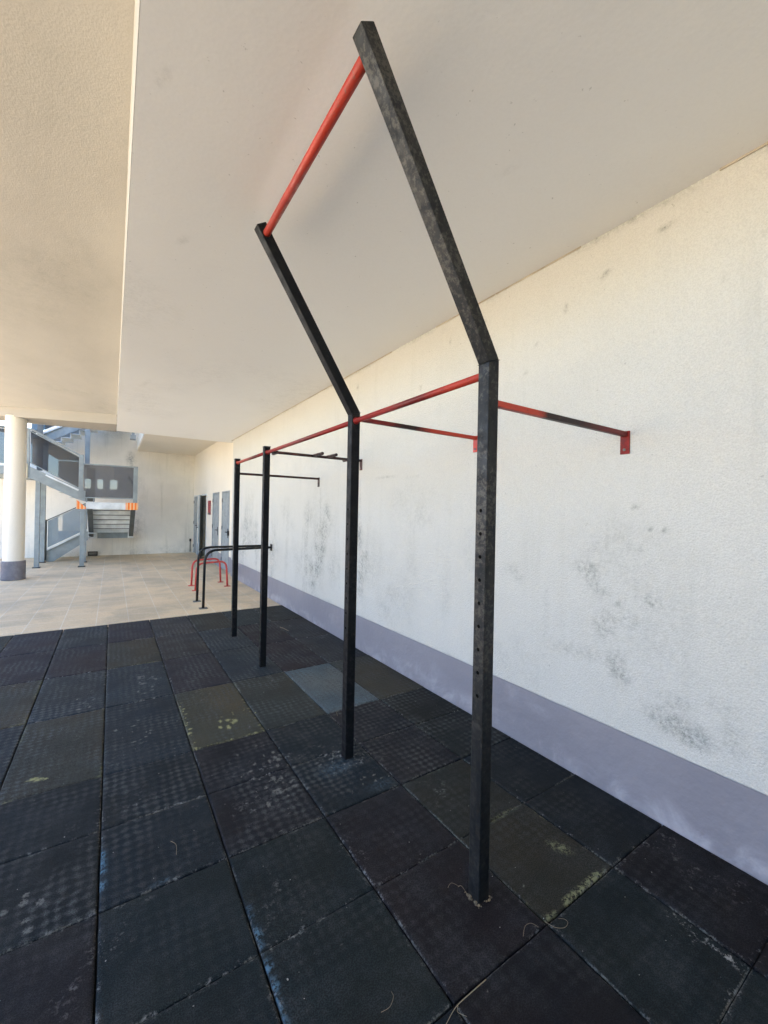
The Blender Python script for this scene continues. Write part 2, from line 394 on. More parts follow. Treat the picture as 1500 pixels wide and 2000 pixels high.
def grid(name, us, vs, fn, m, attrs=None, parent=None, flip=False):
    U, V = np.meshgrid(us, vs, indexing='ij'); nu, nv = U.shape
    co = fn(U.ravel(), V.ravel())
    idx = np.arange(nu*nv).reshape(nu, nv)
    q = np.stack([idx[:-1, :-1], idx[1:, :-1], idx[1:, 1:], idx[:-1, 1:]], -1).reshape(-1, 4)
    if flip: q = q[:, ::-1]
    me = bpy.data.meshes.new(name)
    me.from_pydata(co.tolist(), [], q.tolist()); me.update()
    o = bpy.data.objects.new(name, me); COL.objects.link(o); me.materials.append(m)
    for k2, val in (attrs(U.ravel(), V.ravel()) if attrs else {}).items():
        a = me.attributes.new(k2, 'FLOAT', 'POINT'); a.data.foreach_set('value', np.clip(val, 0, 1).astype(np.float32))
    if parent is not None:
        o.parent = parent; o.matrix_parent_inverse = Matrix.Translation(-Vector(ORG[parent.name]))
    return o

# ------------------------------------------------------------------ ground
XW = 2.436        # face of the gym wall
XR = 2.52         # face of the recessed wall
YF = 16.65        # face of the end wall
pv = B('paving', (-60, -40, -0.3), (60, 60, -0.016), M['paving']); struct(pv)

# rubber flooring: a mat of tiles laid in a grid
xs = [-2.95, -2.46, -1.965, -1.475, -0.985, -0.5, -0.02, 0.472, 0.96, 1.452, 1.942, XW-0.004]
ys = [-3.45, -2.955, -1.97, -0.985, 0.0, 0.984, 1.963, 2.958, 3.95, 4.885, 5.82, 6.78]
navy, blue, purple = (0.017, 0.027, 0.036), (0.020, 0.034, 0.046), (0.027, 0.025, 0.035)
maroon, mar2, olive, olive2 = (0.026, 0.019, 0.026), (0.020, 0.016, 0.022), (0.046, 0.047, 0.034), (0.062, 0.060, 0.034)
lteal, teal, dgreen, dgrey = (0.125, 0.155, 0.160), (0.020, 0.034, 0.037), (0.029, 0.033, 0.028), (0.034, 0.035, 0.038)
# rows from far (5.82-6.78) to near, columns from -0.985
tab = {
 10: [purple, blue, purple, dgrey, dgreen, teal, dgreen, teal],
 9:  [purple, purple, olive, dgrey, blue, mar2, dgrey, dgrey],
 8:  [olive, blue, blue, purple, blue, maroon, dgrey, dgrey],
 7:  [navy, olive, navy, olive2, olive, lteal, olive, olive],
 6:  [navy, navy, blue, purple, blue, purple, dgreen, dgreen],
 5:  [purple, purple, teal, teal, maroon, olive, navy, navy],
 4:  [blue, teal, purple, navy, mar2, teal, mar2, mar2]}
pal = [navy, blue, purple, teal, mar2, dgreen]
def tcol(ci, ri):
    j = ci-4
    row = tab.get(ri)
    if row is not None and 0 <= j < 7: return row[j]
    if row is not None and ci == 10: return row[6]
    return random.choice(pal)
# GW column uses index 6 of row
verts, faces, cols, dusts, mosses, blues = [], [], [], [], [], []
nv_tot = 0
SR = random.Random(5)
def cluster(cx, cy_, sx_, sy_, k, r0_, r1_):
    return [(SR.gauss(cx, sx_), SR.gauss(cy_, sy_), SR.uniform(r0_, r1_), SR.uniform(0.6, 1.5)) for _ in range(k)]
SPOTS = (cluster(0.82, 2.33, .07, .11, 26, .008, .028)+cluster(0.80, 2.62, .08, .10, 12, .006, .018)+cluster(0.93, 2.48, .02, .08, 8, .012, .026)+
         cluster(0.30, 4.42, .07, .22, 26, .010, .030)+cluster(0.22, 3.43, .08, .14, 16, .008, .022)+cluster(-0.12, 4.15, .08, .18, 12, .010, .028)+
         cluster(-0.28, 2.12, .12, .10, 9, .008, .024)+cluster(-0.4, 1.7, .12, .08, 6, .006, .018)+cluster(1.38, 2.06, .05, .04, 7, .008, .018)+
         cluster(1.20, 2.42, .12, .05, 12, .005, .014)+cluster(0.7, 1.25, .15, .12, 8, .003, .007)+cluster(1.3, 1.6, .12, .2, 8, .003, .006)+
         cluster(2.15, 0.9, .1, .15, 6, .003, .006)+cluster(1.25, 1.0, .2, .15, 10, .003, .006)+cluster(0.9, 3.3, .3, .6, 10, .006, .014)+cluster(0.4, 5.3, .5, .6, 8, .01, .02))
MSP = (cluster(0.75, 3.20, .05, .035, 12, .010, .032)+cluster(0.86, 3.32, .05, .05, 8, .006, .014)+[(0.492+SR.uniform(-.006, .012), y_+SR.uniform(-.04, .04), SR.uniform(.006, .024), SR.uniform(.7, 1.3)) for y_ in np.arange(3.0, 3.8, .05)]+
       [(x_+SR.uniform(-.02, .02), 2.972, SR.uniform(.004, .014), SR.uniform(.7, 1.3)) for x_ in np.arange(0.5, 0.96, .035)]+[(0.945, y_, SR.uniform(.006, .018), .7) for y_ in np.arange(3.0, 3.6, .06)]+
       [(-0.36, 3.13, .030, .8), (-0.33, 3.11, .030, .8), (-0.30, 3.10, .018, 1)])
def spotmap(u, v, L_):
    o_ = np.zeros(len(u)); lo = (u.min()-.05, v.min()-.05); hi_ = (u.max()+.05, v.max()+.05)
    for a_, b_, r_, e_ in L_:
        if lo[0] < a_ < hi_[0] and lo[1] < b_ < hi_[1]:
            o_ = np.maximum(o_, np.clip(1.3-np.hypot((u-a_)*e_, (v-b_)/e_)/r_*1.05, 0, 1))
    return o_
sps, msps, dimps = [], [], []
for ci in range(len(xs)-1):
    for ri in range(len(ys)-1):
        x0, x1 = xs[ci], xs[ci+1]; y0, y1 = ys[ri], ys[ri+1]
        if ri == 0 and ci >= 0: pass
        base = np.array(tcol(ci, ri)); base = (base*0.75+base.mean()*0.25)*(0.40 if ri < 7 else 0.85)  # grazing sheen put into the colour: near rows darker, far rows paler
        halves = [(y0, y1)] if (ri >= 7 or ri < 3) else [(y0, (y0+y1)/2), ((y0+y1)/2, y1)]
        for hi, (a, c2) in enumerate(halves):
            near = (ri in (4, 5, 6, 7)) and ci >= 4
            st = 0.012 if near else (0.022 if ri > 7 and ci >= 3 else 0.08)
            g0 = 0.0038 if (hi == 0) else 0.0016
            g1 = 0.0038 if (hi == len(halves)-1) else 0.0016
            gx = 0.0036
            X0, X1, Y0, Y1 = x0+gx, x1-gx, a+g0, c2-g1
            if ci == len(xs)-2: X1 = x1
            nx = max(4, int((X1-X0)/st)); ny = max(4, int((Y1-Y0)/st))
            us = np.concatenate([[0, 0.004], np.linspace(0.008, X1-X0-0.008, nx), [X1-X0-0.004, X1-X0]])+X0
            vs = np.concatenate([[0, 0.004], np.linspace(0.008, Y1-Y0-0.008, ny), [Y1-Y0-0.004, Y1-Y0]])+Y0
            U, V = np.meshgrid(us, vs, indexing='ij')
            tz = random.uniform(-0.0012, 0.0012); ax = random.uniform(-0.003, 0.003); ay = random.uniform(-0.0015, 0.0015)
            edge = np.minimum(np.minimum(U-X0, X1-U), np.minimum(V-Y0, Y1-V))
            Z = tz+ax*(U-(X0+X1)/2)+ay*(V-(Y0+Y1)/2) - 0.0045*np.clip(1-edge/0.008, 0, 1)**2
            Z = Z+0.0022*(fbm(U*3+5, V*3)-0.5)
            wob_ = 0.0022*(fbm(U*22, V*22+9, 3)-0.5)*(edge < 0.009)
            Ug = U+wob_; Vg = V+0.0022*(fbm(U*22+40, V*22, 3)-0.5)*(edge < 0.009)
            if ri == 10:   # far edge of the mat runs very slightly askew
                Vg = Y0+(Vg-Y0)*(1+(-0.03+0.035*(Ug+1)/3.4)*1.0)
            rings = (Ug, Vg, Z)
            n0, n1 = U.shape
            P = np.stack([Ug.ravel(), Vg.ravel(), Z.ravel()], -1)
            # skirt
            bt = P.reshape(n0, n1, 3)
            idx = np.arange(n0*n1).reshape(n0, n1)+nv_tot
            verts.append(P)
            faces.append(np.stack([idx[:-1, :-1], idx[1:, :-1], idx[1:, 1:], idx[:-1, 1:]], -1).reshape(-1, 4))
            border = np.concatenate([idx[:, 0], idx[-1, 1:], idx[-2::-1, -1], idx[0, -2:0:-1]])
            bp = np.concatenate([bt[:, 0], bt[-1, 1:], bt[-2::-1, -1], bt[0, -2:0:-1]]).copy(); bp[:, 2] = -0.0155
            bidx = np.arange(len(border))+nv_tot+n0*n1
            verts.append(bp)
            faces.append(np.stack([border, bidx, np.roll(bidx, -1), np.roll(border, -1)], -1)[:, ::1])
            u, v = P[:, 0], P[:, 1]
            jit = np.array([random.uniform(0.9, 1.12)]*3)
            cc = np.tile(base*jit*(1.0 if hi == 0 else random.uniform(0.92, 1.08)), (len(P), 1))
            # blend of hue inside a tile
            w = (fbm(u*2.3+ci*3, v*2.3+ri*5, 3)-0.5)[:, None]
            cc = cc*(1+w*np.array([0.75, 0.2, -0.25]))
            cc = cc*(0.75+0.5*fbm(u*5+3, v*5, 3))[:, None]
            e = edge.ravel()
            en = fbm(u*4+ci, v*4+ri*7, 4)
            du = np.clip(1.1-e/0.012, 0, 1)*np.clip((en-0.40)*7, 0, 0.95)
            du += 0.5*np.clip((fbm(u*3.1+9, v*3.1+ri, 4)-0.66)*6, 0, 1)
            mo = np.zeros(len(u)); bl_ = np.zeros(len(u))
            if base[0] > base[2]*1.1:
                mo += np.clip(1.1-e/0.016, 0, 1)*np.clip((en-0.52)*7, 0, 0.7)
            # individual stains, each at its own place on the floor
            for (cx, cyy, ru, rv, s_) in ((0.85, 2.35, .18, .25, .30), (0.30, 4.40, .14, .32, .35), (-0.12, 4.15, .10, .25, .3), (1.32, 2.30, .22, .14, .7), (1.18, 2.45, .22, .16, .5), (0.98, 1.7, .06, .12, .4)):
                du += s_*blob(u, v, cx, cyy, ru, rv)
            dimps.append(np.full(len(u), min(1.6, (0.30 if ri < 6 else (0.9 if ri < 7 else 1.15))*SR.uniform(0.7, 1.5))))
            sps.append(spotmap(u, v, SPOTS)); msps.append(spotmap(u, v, MSP))
            if ci == 9 and ri == 4:
                du += 1.6*seg(u, v, (1.915, 0.80), (1.905, 0.50), 0.022)+0.9*seg(u, v, (1.93, 0.95), (1.92, 0.80), 0.010)
                du += 1.1*blob(u, v, 1.865, 0.66, 0.03, 0.03)+0.8*seg(u, v, (1.70, 0.50), (1.93, 0.50), 0.008)
            if ci == 9 and ri == 5:
                mo += 1.8*seg(u, v, (1.60, 0.995), (1.84, 0.998), 0.017)+1.0*blob(u, v, 1.83, 1.18, 0.03, 0.06, 0.5)+1.0*seg(u, v, (1.46, 1.0), (1.52, 0.99), 0.012)
            if ri in (4, 5, 6) and ci in (6, 5):
                bl_ += 1.5*seg(u, v, (-0.010, 2.30), (-0.008, 1.96), 0.014)*np.clip((fbm(u*2, v*14)-0.46)*7, 0, 1)*(ci == 6)
                bl_ += 1.0*seg(u, v, (-0.01, 1.98), (0.28, 1.985), 0.014)*np.clip((fbm(u*9, v*3)-0.42)*6, 0, 1)
            if ci == 7 and ri in (4, 5):
                bl_ += 1.7*seg(u, v, (0.486, 1.66), (0.484, 1.32), 0.019)*np.clip((fbm(u*3+3, v*11+2)-0.42)*7, 0, 1)+0.6*seg(u, v, (0.48, 1.3), (0.48, 0.9), 0.015)
            if ci == 8 and ri == 6:
                bl_ += 0.3*blob(u, v, 1.35, 2.02, 0.10, 0.05)+0.35*blob(u, v, 1.2, 2.3, 0.14, 0.08)
            gr_ = np.clip(1.1-e/0.009, 0, 1)*np.clip((fbm(u*7+ci*2, v*7+ri*3, 3)-0.50)*9, 0, 1)
            sps[-1] = np.maximum(sps[-1], gr_*0.75)
            full = len(bp)
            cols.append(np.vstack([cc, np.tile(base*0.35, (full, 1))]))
            dimps[-1] = np.concatenate([dimps[-1], np.zeros(full)]); sps[-1] = np.concatenate([sps[-1], np.zeros(full)]); msps[-1] = np.concatenate([msps[-1], np.zeros(full)])
            for L_, arr in ((dusts, du), (mosses, mo), (blues, bl_)):
                L_.append(np.concatenate([arr, np.zeros(full)]))
            nv_tot += n0*n1+full
for L_ in (dusts, mosses, blues, sps, msps, dimps): L_.append(np.zeros(4))
cols.append(np.full((4, 3), 0.006))
verts.append(np.array([(xs[0], ys[0], -0.0145), (XW-0.004, ys[0], -0.0145), (XW-0.004, 6.70, -0.0145), (xs[0], 6.62, -0.0145)]))
faces.append(np.array([[nv_tot, nv_tot+1, nv_tot+2, nv_tot+3]]))
me = bpy.data.meshes.new('rubber_floor')
me.from_pydata(np.vstack(verts).tolist(), [], np.vstack(faces).tolist()); me.update()
rf = bpy.data.objects.new('rubber_floor', me); COL.objects.link(rf); me.materials.append(M['rubber'])
ca = me.attributes.new('tilecol', 'FLOAT_COLOR', 'POINT')
cv = np.clip(np.vstack(cols), 0, 1); ca.data.foreach_set('color', np.hstack([cv, np.ones((len(cv), 1))]).astype(np.float32).ravel())
for nm, L_ in (('dust', dusts), ('moss', mosses), ('blue', blues), ('spot', sps), ('mossspot', msps), ('dimp', dimps)):
    a = me.attributes.new(nm, 'FLOAT', 'POINT'); a.data.foreach_set('value', np.clip(np.concatenate(L_), 0, 1.6).astype(np.float32))
for q in me.polygons: q.use_smooth = True
me.set_sharp_from_angle(angle=R(50))
struct(rf)

# ------------------------------------------------------------------ gym wall (right)
gw = thing('gym_wall', 'long cream stippled wall with grey mildew patches and violet grey skirting, beside the pull-up frame', 'wall', (XW, 3.5, 0))
spots = [(5.31,1.16,.16,.30,.9),(5.08,1.50,.14,.25,.6),(5.75,1.55,.14,.2,.5),(5.55,.70,.20,.25,.8),(4.89,.85,.15,.25,.5),(5.35,.9,.12,.35,.9),(6.1,.8,.2,.3,.45),
 (4.2,1.3,.07,.18,.7),(4.08,1.07,.10,.15,.6),(4.16,.85,.08,.22,.8),(4.21,.65,.12,.12,.4),(3.2,1.0,.15,.5,.25),(3.5,.7,.3,.3,.3),
 (1.44,1.28,.10,.06,.8),(1.38,1.21,.05,.06,.7),(1.33,1.16,.05,.05,.6),(1.07,1.54,.016,.016,1.3),(1.0,1.535,.018,.018,1.5),(1.22,1.10,.04,.03,.6),(1.05,1.14,.05,.05,1.0),(1.12,1.43,.012,.02,1.2),
 (1.18,1.02,.06,.05,.8),(1.31,.96,.07,.08,.8),(1.24,.75,.06,.08,.8),(1.20,.68,.05,.06,.6),(.91,.53,.12,.07,1.0),(.84,.50,.08,.05,.9),(.70,.56,.06,.09,.7),(1.02,.56,.08,.06,.6),
 (1.15,1.66,.025,.02,.9),(1.99,1.21,.07,.04,.6),(1.92,1.15,.05,.03,.5),(1.5,.76,.2,.06,.4),(1.7,.9,.03,.25,.3),(1.3,1.45,.3,.2,.25),(.93,.65,.10,.05,.5),(.75,.7,.08,.04,.4),
 (2.7,.9,.08,.3,.3),(2.4,1.3,.10,.2,.25),(1.1,1.0,.5,.5,.22),(5.4,1.2,.5,.9,.30),(4.2,1.0,.3,.6,.22),(7.4,.8,.8,.4,.25),(9.0,.8,.8,.5,.2)]
def wall_attrs(u, v):
    g = np.zeros(len(u))
    for (cy_, cz_, ru, rv, s_) in spots: g += s_*blob(u, v, cy_, cz_, ru, rv)
    g += 0.9*blob(u, v, 1.3, 1.97, 0.08, 0.010)+0.8*seg(u, v, (1.235, 1.96), (1.235, 1.78), 0.006)
    g += 0.7*seg(u, v, (3.1, 1.955), (4.0, 1.985), 0.010)*np.clip((fbm(u*6, v*3)-.35)*4, 0, 1)+0.6*seg(u, v, (4.21, 2.08), (4.21, 1.55), 0.012)+0.5*seg(u, v, (5.33, 1.9), (5.3, 1.4), 0.03)
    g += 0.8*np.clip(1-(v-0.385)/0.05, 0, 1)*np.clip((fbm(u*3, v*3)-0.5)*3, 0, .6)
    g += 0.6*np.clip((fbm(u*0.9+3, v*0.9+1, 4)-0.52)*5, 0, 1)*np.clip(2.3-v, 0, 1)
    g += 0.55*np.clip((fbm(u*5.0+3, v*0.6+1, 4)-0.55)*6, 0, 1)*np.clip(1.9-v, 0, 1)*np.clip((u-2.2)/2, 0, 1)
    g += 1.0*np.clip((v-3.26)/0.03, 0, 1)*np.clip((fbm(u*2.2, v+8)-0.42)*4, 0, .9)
    sc_ = [(2.31,3.12,.03,.03),(1.02,3.15,.05,.02),(0.76,2.75,.008,.012),(2.7,3.1,.02,.03),(1.81,2.79,.012,.02),(4.32,3.1,.03,.03),(1.35,3.05,.04,.02),(1.9,2.62,.02,.008),(3.1,2.8,.02,.02),(1.6,2.95,.015,.03),(0.6,2.9,.05,.01)]
    for (a, b_, c_, d_) in sc_: g += 1.0*blob(u, v, a, b_, c_, d_)
    return {'grime': g}
vv = np.arange(-3.5, 10.431, 0.022)
zz = np.linspace(0.386, 3.3, 120)
grid('wall_face', np.concatenate([np.arange(-3.5, 0.3, 0.2), np.arange(0.3, 10.43, 0.022), [10.43]]), zz,
     lambda u, v: np.stack([XW+0.003*(fbm(u*0.8, v*0.8)-0.5), u, v], -1), M['wall'], wall_attrs, gw, flip=True)
one('wall_core', lambda bm: (box(bm, (XW+0.006, -3.7, -0.2), (XR+0.3, 10.43, 3.36))), M['wall'], gw)
def dado_attrs(u, v):
    sc_ = 1.3*np.clip(1.25-v/0.13, 0, 1)*np.clip((fbm(u*1.3+2, v*2)-0.30)*4, 0, 1)
    sc_ += 0.5*np.clip((fbm(u*1.6, v*6+3)-0.62)*7, 0, 1)
    return {'scuff': sc_}
def dado_co(u, v):
    zt = v+0.012*(fbm(u*0.6, u*0+2)-0.5)*(v > 0.3)+0.004*(fbm(u*9, u*0+5)-0.5)*(v > 0.38)
    return np.stack([XW-0.004+0.003*(fbm(u*2.5, v*2.5)-0.5), u, zt], -1)
ux = np.concatenate([np.arange(-3.5, 0.3, 0.2), np.arange(0.3, 10.43, 0.03), [10.43]])
grid('skirting', ux, np.concatenate([np.linspace(-0.014, 0.38, 16), [0.386]]), dado_co, M['dado'], dado_attrs, gw, flip=True)
one('skirting_return', lambda bm: box(bm, (XW-0.003, 10.431, -0.016), (XR+0.05, 10.436, 0.385)), M['dado'], gw)
# ceiling joint bead
one('joint_bead', lambda bm: [box(bm, (XW-0.007, -3.4+i*0.7, 3.288+0.004*random.random()), (XW-0.0005, -3.4+i*0.7+0.69, 3.2995)) for i in range(20) if i not in (6, 9)] and None, M['sealant'], gw)

# ------------------------------------------------------------------ recessed wall with doors
rw = thing('recessed_wall', 'cream side wall set back past the gym wall, holding the grey doors', 'wall', (XR, 13.5, 0))
doors = [(11.04, 11.89), (12.29, 13.16), (14.12, 15.0), (15.72, 16.56)]
DH = 2.09
def rec(bm):
    cur = 10.438
    for a, b_ in doors:
        box(bm, (XR, cur, -0.1), (XR+0.25, a, 3.9)); box(bm, (XR, a, DH), (XR+0.25, b_, 3.9)); cur = b_
    box(bm, (XR, cur, -0.1), (XR+0.25, YF+0.2, 3.9))
one('wall_face', rec, M['recess'], rw)
def recd(bm):
    cur = 10.44
    for a, b_ in doors:
        if a-cur > 0.02: box(bm, (XR-0.005, cur, -0.01), (XR-0.0005, a-0.001, 0.385))
        cur = b_+0.001
one('skirting', recd, M['dado'], rw)
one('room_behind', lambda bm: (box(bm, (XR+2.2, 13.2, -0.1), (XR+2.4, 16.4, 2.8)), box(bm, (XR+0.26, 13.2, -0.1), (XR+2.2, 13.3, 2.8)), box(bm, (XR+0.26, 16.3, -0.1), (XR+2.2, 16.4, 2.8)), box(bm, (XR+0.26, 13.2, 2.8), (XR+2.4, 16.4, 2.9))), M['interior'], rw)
def frame_bm(a, b_):
    def fn(bm):
        t = 0.04
        box(bm, (XR-0.012, a-0.001, -0.01), (XR+0.12, a+t, DH-0.001)); box(bm, (XR-0.012, b_-t, -0.01), (XR+0.12, b_+0.001, DH-0.001)); box(bm, (XR-0.012, a+t, DH-t), (XR+0.12, b_-t, DH-0.001))
    return fn
def door(a, b_, kind, ang=0.0, label=None):
    fr_ = one('door_frame', frame_bm(a, b_), M['steel_light'] if kind != 'shut' else M['door'], rw)
    L = b_-a-0.085
    hinge = Vector((XR+0.02, b_-0.0425, 0))
    d = Vector((-math.sin(ang), -math.cos(ang), 0)); nrm = Vector((-math.cos(ang), math.sin(ang), 0))
    def pt(s, t, z): return hinge+d*s+nrm*t+Vector((0, 0, z))
    def bx(bm, s0, s1, t0, t1, z0, z1):
        v = [bm.verts.new(pt(*c_)) for c_ in ((s0,t0,z0),(s1,t0,z0),(s1,t1,z0),(s0,t1,z0),(s0,t0,z1),(s1,t0,z1),(s1,t1,z1),(s0,t1,z1))]
        for q in ((3,2,1,0),(4,5,6,7),(0,1,5,4),(1,2,6,5),(2,3,7,6),(3,0,4,7)): bm.faces.new([v[i] for i in q])
        bmesh.ops.recalc_face_normals(bm, faces=bm.faces)
    dr = one('door', lambda bm: bx(bm, 0, L, -0.022, 0.022, 0.006, DH-0.045), M['door'], rw)
    if label: dr['label'] = label
    def sub(nm, fn, m_):
        bm = bmesh.new(); fn(bm); me2 = bpy.data.meshes.new(nm); bm.to_mesh(me2); bm.free(); me2.materials.append(m_)
        o = bpy.data.objects.new(nm, me2); COL.objects.link(o); o.parent = dr; return o
    sub('handle', lambda bm: (bx(bm, L-0.09, L-0.055, 0.022, 0.032, 0.86, 1.10), bx(bm, L-0.082, L-0.064, 0.032, 0.075, 1.0, 1.02), bx(bm, L-0.20, L-0.064, 0.062, 0.078, 1.0, 1.02)), M['darkplastic'])
    for hz in (0.25, 1.1, 1.85):
        sub('hinge', lambda bm: bx(bm, -0.018, 0.012, 0.022, 0.040, hz-0.05, hz+0.05), M['steel_dark'])
    return dr
door(*doors[0], 'shut', label='grey door nearest the gym wall, with a black lever and lock plate')
door(*doors[1], 'shut', label='plain grey door in the middle of the wall')
door(*doors[2], 'ajar', R(17), label='grey door standing ajar over a dark room')
door(*doors[3], 'ajar', label='grey door tucked in the far corner')
one('lock_keep', lambda bm: box(bm, (XR-0.05, 11.0, 0.93), (XR-0.013, 11.05, 1.05)), M['darkplastic'], rw)

sg = thing('wall_sign', 'small red vertical notice plate on the cream wall between the doors', 'sign', (XR, 13.6, 1.64))
B('plate', (XR-0.03, 13.46, 1.43), (XR-0.001, 13.77, 1.86), M['signred'], sg, 0.004)
B('lower_band', (XR-0.034, 13.47, 1.43), (XR-0.0305, 13.76, 1.49), M['steel_dark'], sg)
sg = thing('notice_frame', 'small grey framed notice on the wall right beside the far black post', 'notice', (XR, 10.57, 1.76))
one('frame', lambda bm: (box(bm, (XR-0.03, 10.48, 1.59), (XR-0.001, 10.50, 1.93)), box(bm, (XR-0.03, 10.64, 1.59), (XR-0.001, 10.66, 1.93)), box(bm, (XR-0.03, 10.50, 1.59), (XR-0.001, 10.64, 1.61)), box(bm, (XR-0.03, 10.50, 1.91), (XR-0.001, 10.64, 1.93))), M['steel_dark'], sg)
B('sheet', (XR-0.015, 10.50, 1.61), (XR-0.005, 10.64, 1.91), M['signgrey'], sg)

# ------------------------------------------------------------------ end wall
ew = thing('end_wall', 'weathered grey beige wall closing the yard behind the metal staircase', 'wall', (0, YF, 0))
def ew_attr(u, v):
    g = 0.9*blob(u, v, 0.50, 3.25, 0.16, 0.28)+0.9*seg(u, v, (0.50, 3.5), (0.53, 2.95), 0.05)+0.5*seg(u, v, (0.53, 3.2), (0.56, 1.6), 0.06)
    g += 0.5*blob(u, v, 0.75, 0.9, 0.22, 0.45)+0.5*np.clip(1-v/0.35, 0, 1)*np.clip((fbm(u*1.4, v*2)-0.3)*3, 0, 1)
    g += 0.35*blob(u, v, 0.7, 2.0, 0.3, 1.2)+0.4*np.clip((v-3.45)/0.15, 0, 1)*(u > 0.7)*np.clip((fbm(u*2, v)-.35)*4, 0, 1)
    g += 0.5*blob(u, v, -0.2, 4.1, 0.6, 0.2)+0.3*np.clip((fbm(u*0.8+4, v*0.8)-0.55)*5, 0, 1)
    return {'grime': g}
grid('wall_face', np.arange(-2.8, 2.525, 0.05), np.arange(-0.05, 4.61, 0.05), lambda u, v: np.stack([u, YF+0*u, v], -1), M['end_wall'], ew_attr, ew)
def ewc(bm):
    prism(bm, [(-9, -0.1), (2.6, -0.1), (2.6, 4.6), (-1.8, 4.6), (-1.8, 3.95), (-9, 3.95)], 'y', YF+0.004, YF+0.3)
ew.children[0].data.update()
# trim the face sheet to the stepped outline: rebuild lower part left of the step
me = ew.children[0].data
bm = bmesh.new(); bm.from_mesh(me)
bmesh.ops.delete(bm, geom=[fc for fc in bm.faces if fc.calc_center_median().x < -1.8 and fc.calc_center_median().z > 3.95], context='FACES')
bm.to_mesh(me); bm.free()
one('wall_core', ewc, M['end_wall'], ew)
vb = thing('vent_grille', 'low black vent slot at the foot of the end wall under the stairs', 'vent', (-0.51, YF, 0.06))
one('frame', lambda bm: (box(bm, (-0.64, YF-0.05, -0.01), (-0.38, YF-0.001, 0.015)), box(bm, (-0.64, YF-0.05, 0.10), (-0.38, YF-0.001, 0.125)), box(bm, (-0.64, YF-0.05, 0.015), (-0.62, YF-0.001, 0.10)), box(bm, (-0.40, YF-0.05, 0.015), (-0.38, YF-0.001, 0.10))), M['darkplastic'], vb)
one('slats', lambda bm: [box(bm, (-0.62, YF-0.04, 0.022+i*0.026), (-0.40, YF-0.012, 0.032+i*0.026)) for i in range(3)] and None, M['darkplastic'], vb)
pp = thing('pipe_stub', 'short black pipe stub low in the corner left of the far door', 'pipe', (2.40, YF-0.05, 0.0))
one('pipe', lambda bm: sweep(bm, [(2.42, YF-0.05, 0.02), (2.42, YF-0.05, 0.42)], 0.018, 10), M['steel_dark'], pp, True)
one('cap', lambda bm: sweep(bm, [(2.42, YF-0.05, 0.40), (2.42, YF-0.05, 0.50)], 0.032, 10), M['darkplastic'], pp, True)

# ------------------------------------------------------------------ ceilings
cl = thing('low_ceiling', 'smooth grey beige ceiling slab directly over the pull-up frame', 'ceiling', (1.2, 4, 3.3))
def cl_attr(u, v):
    g = np.zeros(len(u))
    for a, b_, c_, d_, r_, s_ in ((0.12, 1.9, .012, .07, .3, .5), (0.35, 2.9, .008, .10, 1.3, .3), (0.7, 1.6, .03, .012, .3, .3), (1.6, 1.4, .03, .03, 0, .25), (0.6, 2.3, .015, .03, .5, .4), (1.0, 6.0, .02, .2, .4, .25), (0.35, 6.5, .03, .3, .2, .3), (0.2, 8.5, .05, .15, .2, .3)):
        g += s_*blob(u, v, a, b_, c_, d_, r_)
    g += 0.35*np.clip((fbm(u*0.7+3, v*0.5+1, 4)-0.55)*5, 0, 1)*0.5
    return {'grime': g}
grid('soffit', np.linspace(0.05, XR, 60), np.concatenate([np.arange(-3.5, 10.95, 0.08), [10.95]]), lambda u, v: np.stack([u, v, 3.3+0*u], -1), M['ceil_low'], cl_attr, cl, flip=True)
one('slab', lambda bm: box(bm, (0.0535, -3.7, 3.303), (XR+0.3, 10.947, 4.5)), M['ceil_low'], cl)
one('edge_fascia', lambda bm: box(bm, (0.0475, -3.6, 3.3005), (0.0530, 10.05, 4.5)), M['ceil_high'], cl)

ch = thing('high_ceiling', 'warm beige rough ceiling over the open bay left of the slab edge', 'ceiling', (-1.3, 4, 3.8))
XL = -2.7
def zc(y): return 3.50+(10.1-y)*0.062
def bz(x): return 3.3+(0.047-x)*0.108          # underside of the end beam rises to the left
def byf(x): return 10.10+(0.047-x)*0.893       # its front line
def byb(x): return 11.10+(0.047-x)*0.76        # its back line
def ch_co(u, v):
    # v in 0..1 from the near end to the beam
    yb = byf(u)+0.03; y = -3.5+(yb+3.5)*v
    zt = zc(-3.5)+(bz(u)+0.2-zc(-3.5))*v
    return np.stack([u, y, zt+0.006*(fbm(u*1.3, y*1.3)-0.5)], -1)
def ch_attr(u, v):
    y = -3.5+(byf(u)+3.5)*v
    g = 0.3*np.clip((fbm(u*0.8+6, y*0.5+1, 4)-0.55)*5, 0, 1)+0.5*blob(u, y, -0.6, 9.2, 0.9, .25, -.4)*0.6
    for a, b_ in ((-0.22, 1.75), (-0.30, 2.6), (-0.45, 3.4), (-0.3, 4.5), (-0.1, 3.0), (-0.7, 3.0)): g += 1.0*blob(u, y, a, b_, .006, .02)
    return {'grime': g}
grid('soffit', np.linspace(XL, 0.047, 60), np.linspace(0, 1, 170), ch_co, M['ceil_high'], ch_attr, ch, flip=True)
def chs(bm):
    z0 = zc(-3.5)
    a = [bm.verts.new(c_) for c_ in ((XL, -3.5, z0+0.02), (0.05, -3.5, z0+0.02), (0.05, byf(0.05)+.1, bz(0.05)+0.22), (XL, byf(XL)+.1, bz(XL)+0.22))]
    t = [bm.verts.new((v_.co.x, v_.co.y, 4.9)) for v_ in a]
    bm.faces.new(a[::-1]); bm.faces.new(t)
    for i in range(4): bm.faces.new((a[i], a[(i+1) % 4], t[(i+1) % 4], t[i]))
    bmesh.ops.recalc_face_normals(bm, faces=bm.faces)
one('slab', chs, M['outer'], ch)
